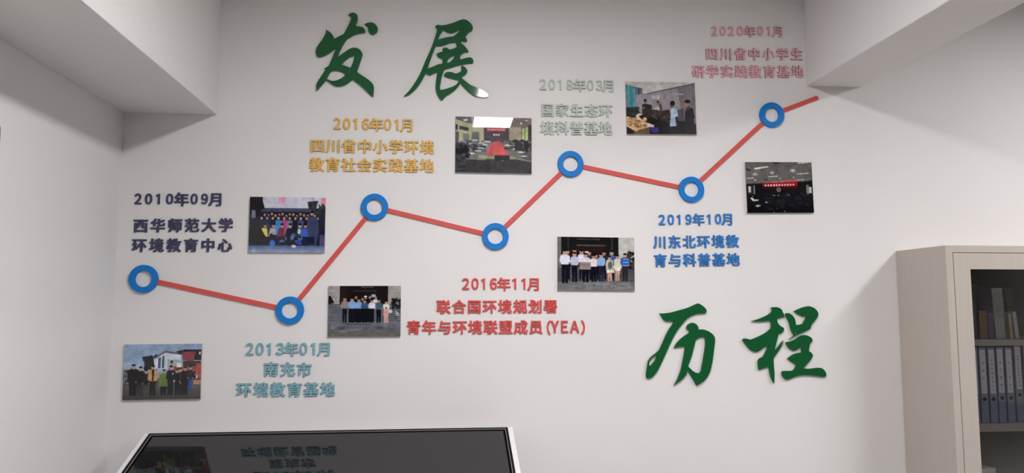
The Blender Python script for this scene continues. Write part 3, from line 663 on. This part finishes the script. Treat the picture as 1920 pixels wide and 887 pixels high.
def photo(corners, painter, label):
    """corners: photo pixels of the front face, tl tr br bl; built upright with real thickness"""
    T = 0.014
    P = [at(x, y, D - T) for x, y in corners]
    cx = sum(p.x for p in P) / 4; cz = sum(p.z for p in P) / 4
    wd = ((P[1].x - P[0].x) + (P[2].x - P[3].x)) / 2; ht = ((P[0].z - P[3].z) + (P[1].z - P[2].z)) / 2
    ang = -math.atan2((P[1].z - P[0].z) + (P[2].z - P[3].z), (P[1].x - P[0].x) + (P[2].x - P[3].x))
    t = thing('mounted_photograph', label, 'photograph', (cx, D, cz), (0, ang, 0), 'photographs mounted along the timeline')
    obj('board', bx(-wd / 2, wd / 2, -T + 0.001, -0.0003, -ht / 2, ht / 2, bevel=0.0006), M['board'], t)
    pic = painter()
    big = pic.r.normal(0, 1, (GH // 9, GW // 9, 1)); big = np.kron(big, np.ones((9, 9, 1)))[:GH, :GW]
    big = np.pad(big, ((0, GH - big.shape[0]), (0, GW - big.shape[1]), (0, 0)), 'edge')
    fine = blur(pic.r.normal(0, 1, (GH, GW, 1)), 1)
    pic.a = np.clip(pic.a * (1 + .06 * blur(big, 40) + .07 * fine) + 1.5 * fine, 0, 255); pic.a = blur(pic.a, 1)
    xs = np.linspace(-wd / 2, wd / 2, GW); zs = np.linspace(ht / 2, -ht / 2, GH)
    X, Z = np.meshgrid(xs, zs); co = np.stack([X, np.full_like(X, -T), Z], -1).reshape(-1, 3)
    idx = np.arange(GW * GH).reshape(GH, GW)
    q = np.stack([idx[:-1, :-1], idx[1:, :-1], idx[1:, 1:], idx[:-1, 1:]], -1).reshape(-1, 4)
    me = bpy.data.meshes.new('print'); me.vertices.add(len(co)); me.vertices.foreach_set('co', co.astype(np.float32).ravel())
    me.loops.add(q.size); me.loops.foreach_set('vertex_index', q.ravel().astype(np.int32))
    me.polygons.add(len(q)); me.polygons.foreach_set('loop_start', np.arange(0, q.size, 4, dtype=np.int32))
    me.update(calc_edges=True)
    c = np.clip(pic.a / 255, 0, 1); c = np.where(c <= .04045, c / 12.92, ((c + .055) / 1.055) ** 2.4) * PRINT_GAIN; c = np.minimum(c, .9)
    ca = me.color_attributes.new('print', 'FLOAT_COLOR', 'POINT')
    ca.data.foreach_set('color', np.concatenate([c, np.ones((GH, GW, 1))], -1).astype(np.float32).ravel())
    me.materials.append(M['print'])
    link(bpy.data.objects.new('print', me), t)


PRINT_GAIN = 1.2
photo([(468.6, 369), (610.6, 370.6), (608.2, 473.6), (466, 473)], p_team, 'mounted photograph of a large group before a gate, beside the navy caption')
photo([(233.3, 646.3), (379.3, 644.5), (375, 748), (229.2, 750.3)], p_coats, 'mounted outdoor photograph of people in winter coats, lowest on the wall')
photo([(615.6, 536.6), (752.3, 535.6), (750.2, 630.5), (615.2, 630.8)], p_steps, 'mounted photograph of people on steps, left of the red caption')
photo([(854.3, 218.2), (997, 221.8), (996.6, 325.6), (853.7, 323)], p_meeting, 'mounted photograph of a meeting room with a red table runner and lamp glare')
photo([(1045.3, 443.8), (1189.6, 445.8), (1189.8, 545), (1045.4, 543.8)], p_flag, 'mounted photograph of a group in white shirts at dark doors')
photo([(1173.2, 152.2), (1302.8, 155.4), (1305.8, 251.6), (1174.6, 252)], p_whiteboard, 'mounted photograph of four people beside a whiteboard, next to the grey-green caption')
photo([(1397.3, 304), (1521.5, 304), (1526, 399), (1401, 399.3)], p_hall, 'mounted dark photograph of a hall with a red banner, beneath the highest ring')

# ------------------------------------------------------------------ sloping display desk
v = ray(834, 51).normalized(); tilt = math.asin(v.z)
W2 = 0.865                     # half width of the black frame
LEN = 0.98                     # length along the slope
org = Vector((-0.528, 3.767, 0.875))
desk = thing('display_desk', 'black glossy display screen in a white frame, sloping up to the wall', 'display', org, (0, 0, math.radians(0.55)))
R = Matrix.Rotation(tilt, 4, 'X')


def slab(x0, x1, y0, y1, z0, z1, bevel=0.0):
    bm = bx(x0, x1, y0, y1, z0, z1, bevel=bevel); bm.transform(R); return bm


def frame_bm(hw, far, near, wd, z0, z1):
    bm = bmesh.new()
    box(bm, -hw, hw, far - wd, far, z0, z1); box(bm, -hw, hw, near, near + wd, z0, z1)
    box(bm, -hw, -hw + wd, near + wd, far - wd, z0, z1); box(bm, hw - wd, hw, near + wd, far - wd, z0, z1)
    bm.transform(R); return bm


obj('casing', slab(-W2 - 0.026, W2 + 0.026, -LEN - 0.03, 0.012, -0.03, -0.001, bevel=0.003), M['white_plastic'], desk)
obj('bezel', frame_bm(W2, 0, -LEN, 0.011, -0.001, 0.006), M['black'], desk)
obj('inner_line', frame_bm(W2 - 0.011, -0.011, -LEN + 0.011, 0.003, -0.001, 0.0055), M['grey_line'], desk)  # grey strip running along the inside of the bezel
obj('inner_band', frame_bm(W2 - 0.014, -0.014, -LEN + 0.014, 0.011, -0.001, 0.0015), M['band_black'], desk)  # matte black band between the grey strip and the screen
obj('screen', slab(-W2 + 0.025, W2 - 0.025, -LEN + 0.025, -0.025, -0.001, 0.0012), M['screen'], desk)
bm = bmesh.new()
box(bm, -0.32, 0.32, -0.62, -0.36, 0.04 - org.z, -0.20, bevel=0.01)
obj('pedestal', bm, M['white_plastic'], desk)
obj('foot_plate', bx(-0.5, 0.5, -0.8, -0.14, -org.z, 0.04 - org.z, bevel=0.008), M['white_plastic'], desk)

# ------------------------------------------------------------------ beige steel cabinet
CX0, CX1, CY0, CY1, CZ = 2.470, 3.49, 3.40, 3.797, 1.788
cab = thing('filing_cabinet', 'tall beige steel cabinet with smoked glass doors standing in the corner bay', 'cabinet', (CX0, CY1, 0))
def cb(name, m, boxes, bevel=0.0, parent=cab):
    bm = bmesh.new()
    for b_ in boxes:
        x0, x1, y0, y1, z0, z1 = b_
        box(bm, x0 - CX0, x1 - CX0, y0 - CY1, y1 - CY1, z0, z1, bevel=bevel)
    return obj(name, bm, m, parent)
t_ = 0.004
cb('side_panel', M['steel'], [(CX0, CX0 + t_, CY0 + .03, CY1, 0.05, CZ)])
cb('side_panel', M['steel'], [(CX1 - t_, CX1, CY0 + .03, CY1, 0.05, CZ)])
cb('top_panel', M['steel'], [(CX0 + t_, CX1 - t_, CY0 + .03, CY1, CZ - t_, CZ)])
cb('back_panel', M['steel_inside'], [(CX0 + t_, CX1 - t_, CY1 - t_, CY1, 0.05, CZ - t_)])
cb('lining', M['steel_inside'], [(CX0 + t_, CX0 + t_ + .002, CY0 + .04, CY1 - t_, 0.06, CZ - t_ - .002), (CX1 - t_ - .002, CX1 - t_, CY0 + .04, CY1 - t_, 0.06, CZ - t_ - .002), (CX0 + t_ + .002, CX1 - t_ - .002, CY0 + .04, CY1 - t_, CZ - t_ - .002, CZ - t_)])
cb('front_frame', M['steel'], [(CX0, 2.506, CY0, CY0 + .03, 0.05, CZ), (CX1 - .036, CX1, CY0, CY0 + .03, 0.05, CZ), (2.506, CX1 - .036, CY0, CY0 + .03, 1.754, CZ), (2.506, CX1 - .036, CY0, CY0 + .03, .05, .085)])
cb('plinth', M['steel'], [(CX0 + .01, CX1 - .01, CY0 + .03, CY1 - .01, 0, .05)])
xm = (2.506 + CX1 - .036) / 2
for d0, d1 in ((2.509, xm - .0015), (xm + .0015, CX1 - .039)):
    st = 0.085; zt, zb, zl = 1.751, 0.088, 0.60
    d = cb('door', M['steel'], [(d0, d0 + st, CY0 - .002, CY0 + .018, zb, zt), (d1 - st * .75, d1, CY0 - .002, CY0 + .018, zb, zt), (d0 + st, d1 - st * .75, CY0 - .002, CY0 + .018, 1.671, zt), (d0 + st, d1 - st * .75, CY0 - .002, CY0 + .018, zb, zl)])
    cb('glass_pane', M['glass'], [(d0 + st - .004, d1 - st * .75 + .004, CY0 + .018, CY0 + .021, zl - .01, 1.68)], parent=d)
    hx = d1 - .03 if d0 < xm - .1 else d0 + .03
    cb('handle', M['chrome'], [(hx - .006, hx + .006, CY0 - .03, CY0 - .002, 1.0, 1.14)], bevel=.003, parent=d)
cb('door_gap', M['seam'], [(2.506, CX1 - .036, CY0 + .0185, CY0 + .0195, 1.7515, 1.754), (2.506, 2.509, CY0 + .0185, CY0 + .0195, .085, 1.754)])
SY = 3.445
s1t, s1b = at(1824, 637, SY).z, at(1824, 648.5, SY).z
s2t, s2b = at(1834, 795, SY).z, at(1834, 810, SY).z
for zt_, zb_ in ((s1t, s1b), (s2t, s2b), (0.5, .475)):
    cb('shelf', M['steel'], [(CX0 + .007, CX1 - .007, SY, CY1 - .006, zb_, zt_)])

# ---- lever arch files on the middle shelf
def spine_text(parent, chars, x, z0, z1, size, y):
    """one printed column of characters on a label"""
    bm = bmesh.new(); n = len(chars)
    for i, ch in enumerate(chars):
        me, bb = glyph(ch, M['ink'], 0.0, 0.012)
        b2 = bmesh.new(); b2.from_mesh(me)
        bmesh.ops.translate(b2, verts=b2.verts, vec=(-(bb[0] + bb[1]) / 2, 0, -(bb[2] + bb[3]) / 2))
        bmesh.ops.scale(b2, verts=b2.verts, vec=(size, size, size))
        zz = z0 + (z1 - z0) * (i / (n - 1) if n > 1 else 0)
        bmesh.ops.translate(b2, verts=b2.verts, vec=(x, y, zz))
        tm = bpy.data.meshes.new('t'); b2.to_mesh(tm); b2.free(); bm.from_mesh(tm); bpy.data.meshes.remove(tm)
    return obj('printed_text', bm, M['ink'], parent)


FY = 3.462
def binder(px, label_top, text, foot, lab, wide=0.0385, tilt=0.0):
    """px: left edge of the white label in photo pixels at the label's top"""
    p = at(px, label_top, FY); lw = 0.0285
    cx = p.x + lw / 2
    h = at(1850, 651.5 if label_top > 650 else 649, FY).z - s2t
    h = min(h, s1b - s2t - .003)
    t = thing('lever_arch_file', lab, 'binder', (cx, FY, s2t + .0003), group='slate blue files on the middle shelf')
    obj('spine', bx(-wide / 2, wide / 2, 0, .27, 0, h, bevel=.0015), M['binder'], t)
    lz1 = p.z - s2t; lz0 = lz1 - 0.214
    lb = obj('label', bx(-lw / 2, lw / 2, -.0009, 0.0002, lz0, lz1), M['label'], t)
    spine_text(lb, text, 0, lz1 - .05 if len(text) > 4 else lz1 - .066, lz0 + .038, 0.0125 if len(text) < 6 else 0.011, -.0012)
    spine_text(lb, [foot], 0, lz0 + .018, 0, .0095, -.0012)
    # small round emblem printed at the head of the label
    bm = ring_bm(.0085, .0068, .0004, 24); bmesh.ops.translate(bm, verts=bm.verts, vec=(0, -.0008, lz1 - .022)); obj('printed_emblem', bm, M['ink'], lb)
    # finger ring
    rz = lz0 - .026
    bm = ring_bm(.0145, .0115, .002, 28); bmesh.ops.translate(bm, verts=bm.verts, vec=(0, 0.0002, rz)); r_ = obj('finger_ring', bm, M['ring'], t)
    bm = bmesh.new(); c_ = bmesh.ops.create_circle(bm, cap_ends=True, segments=24, radius=.0115)
    bmesh.ops.rotate(bm, verts=bm.verts, matrix=Matrix.Rotation(math.pi / 2, 3, 'X')); bmesh.ops.translate(bm, verts=bm.verts, vec=(0, -.0006, rz)); obj('finger_hole', bm, M['hole'], r_)


binder(1820.0, 657, '专家项目', '4-1', 'slate blue file next to the door stile, its white label half hidden')
binder(1836.2, 656.5, '专家队伍', '4-2', 'slate blue file with four spaced characters on its label, beside the half-hidden file')
binder(1852.8, 656.5, '经费管理与合作', '4-2', 'slate blue file with a long column of seven characters on its label')
binder(1868.8, 655, '执行管理', '4-2', 'slate blue file just past the seven-character one, with four spaced characters')
binder(1885.2, 655, '对外交流', '4-3', 'slate blue file next to the one whose label is set higher')
binder(1901.8, 649, '经费工作规划与总结', '4-4', 'slate blue file whose label is set higher, next to the picture edge')
binder(1918.0, 648, '工作总结', '4-5', 'slate blue file cut off by the picture edge beyond the higher label')

# ---- books and papers on the upper shelf
def book(x0p, x1p, ytop, rgb, name, lab, cat='book', Y=3.465, lean=0.0, depth=.1, pages=False, lines=0):
    a = at(x0p, 635, Y); b = at(x1p, 635, Y); h = at((x0p + x1p) / 2, ytop, Y).z - s1t
    wd = b.x - a.x
    mm = mat('cover_' + str(len(bpy.data.materials)), lin(rgb), .55, noise=.12, nscale=30)
    t = thing(name, lab, cat, (a.x, Y, s1t + .0005), (0, math.radians(lean), 0), 'books and papers on the upper shelf')
    c = .0018 if pages else .0025
    obj('cover', bx(0, wd, 0, depth, 0, h, bevel=min(.002, wd * .15)), mm, t)
    obj('page_block', bx(c, wd - c, .003, depth + .001, .003, h + .0006), M['page'], t)
    if lines:
        bm = bmesh.new()
        for k in range(lines):
            xx = wd * .1 + wd * .8 * k / (lines - 1)
            n = 22
            for q in range(n):
                if (q * 7 + k * 3) % 5 == 0: continue
                z_ = h * .42 + h * .5 * q / n
                box(bm, xx - .0011, xx + .0011, -.0006, 0.0002, z_, z_ + h * .5 / n * .7)
        obj('printed_spine_lines', bm, M['ink'], t)
    return t


book(1823.5, 1833.5, 562, (70, 66, 92), 'book', 'dark violet book nearest the door stile on the upper shelf')
book(1838, 1853.5, 584, (132, 104, 70), 'book', 'brown book with a worn spine on the upper shelf')
book(1854.5, 1864.8, 588, (84, 86, 108), 'book', 'dull slate book between the brown book and the tall pale volume')
book(1827, 1839.5, 534, (80, 82, 80), 'document_folder', 'tall grey folder standing behind the violet and brown books', 'folder', Y=3.60, depth=.16)
book(1840.5, 1852, 540, (74, 76, 74), 'document_folder', 'grey folder standing behind the slate book', 'folder', Y=3.60, depth=.16)
book(1868.2, 1888.3, 541, (176, 176, 172), 'document_volume', 'tall pale volume with columns of fine print, leaning on the upper shelf', 'book', Y=3.485, lean=-2.5, depth=.1, lines=7)
book(1895, 1909.5, 541, (140, 142, 138), 'document_volume', 'tall grey volume leaning behind the tan and white booklets', 'book', Y=3.59, lean=-3.0, depth=.17, lines=3)
book(1894.3, 1900.3, 588, (196, 170, 130), 'booklet', 'thin tan booklet between the tall pale volume and the white booklet', 'booklet', Y=3.465, lean=-2)
book(1905.0, 1912.2, 585, (196, 198, 196), 'booklet', 'thin white booklet leaning towards the tan booklet', 'booklet', Y=3.465, lean=-5)

# ---- papers on the lower shelf
p = at(1838, 872, 3.50)
t = thing('paper_stack', 'loose stack of white papers lying on the lowest visible shelf', 'papers', (2.60, 3.56, 0.5003))
hp = at(1840, 874, 3.52).z - 0.5
n = 9
for i in range(n):
    sh = obj('paper_sheet', bx(-.085, .12, -.1, .13, i * hp / n, (i + 1) * hp / n - .002), M['label'], t)
    sh.rotation_euler = (0, 0, math.radians(random.uniform(-5, 5) + 6)); sh.location = (random.uniform(-.004, .004), random.uniform(-.004, .004), 0)

# ------------------------------------------------------------------ grey fixture on the left wall, cut off by the frame
a = at(3.5, 236, 2.75); b = at(3.5, 270, 2.75)
t = thing('wall_fixture', 'grey rounded wall fixture at the picture edge on the wall below the wide beam', 'wall fixture', (XL, 2.6, (a.z + b.z) / 2))
yy = None
# the far end of the box lies where the sight line of its edge meets the wall
d = ray(4, 250); Ye = (XL + 0.03) / d.x * d.y
h2 = (at(3, 236, Ye).z - at(3, 271, Ye).z) / 2; zc = (at(3, 236, Ye).z + at(3, 271, Ye).z) / 2
t.location = (XL, Ye - .11, zc)
obj('cover', bx(0.0003, .03, -.11, .11, -h2, h2, bevel=.01), M['grey_plastic'], t)
obj('conduit', bx(0.0003, .014, .085, .098, -.9, -h2 + .004, bevel=.002), M['white_plastic'], t)
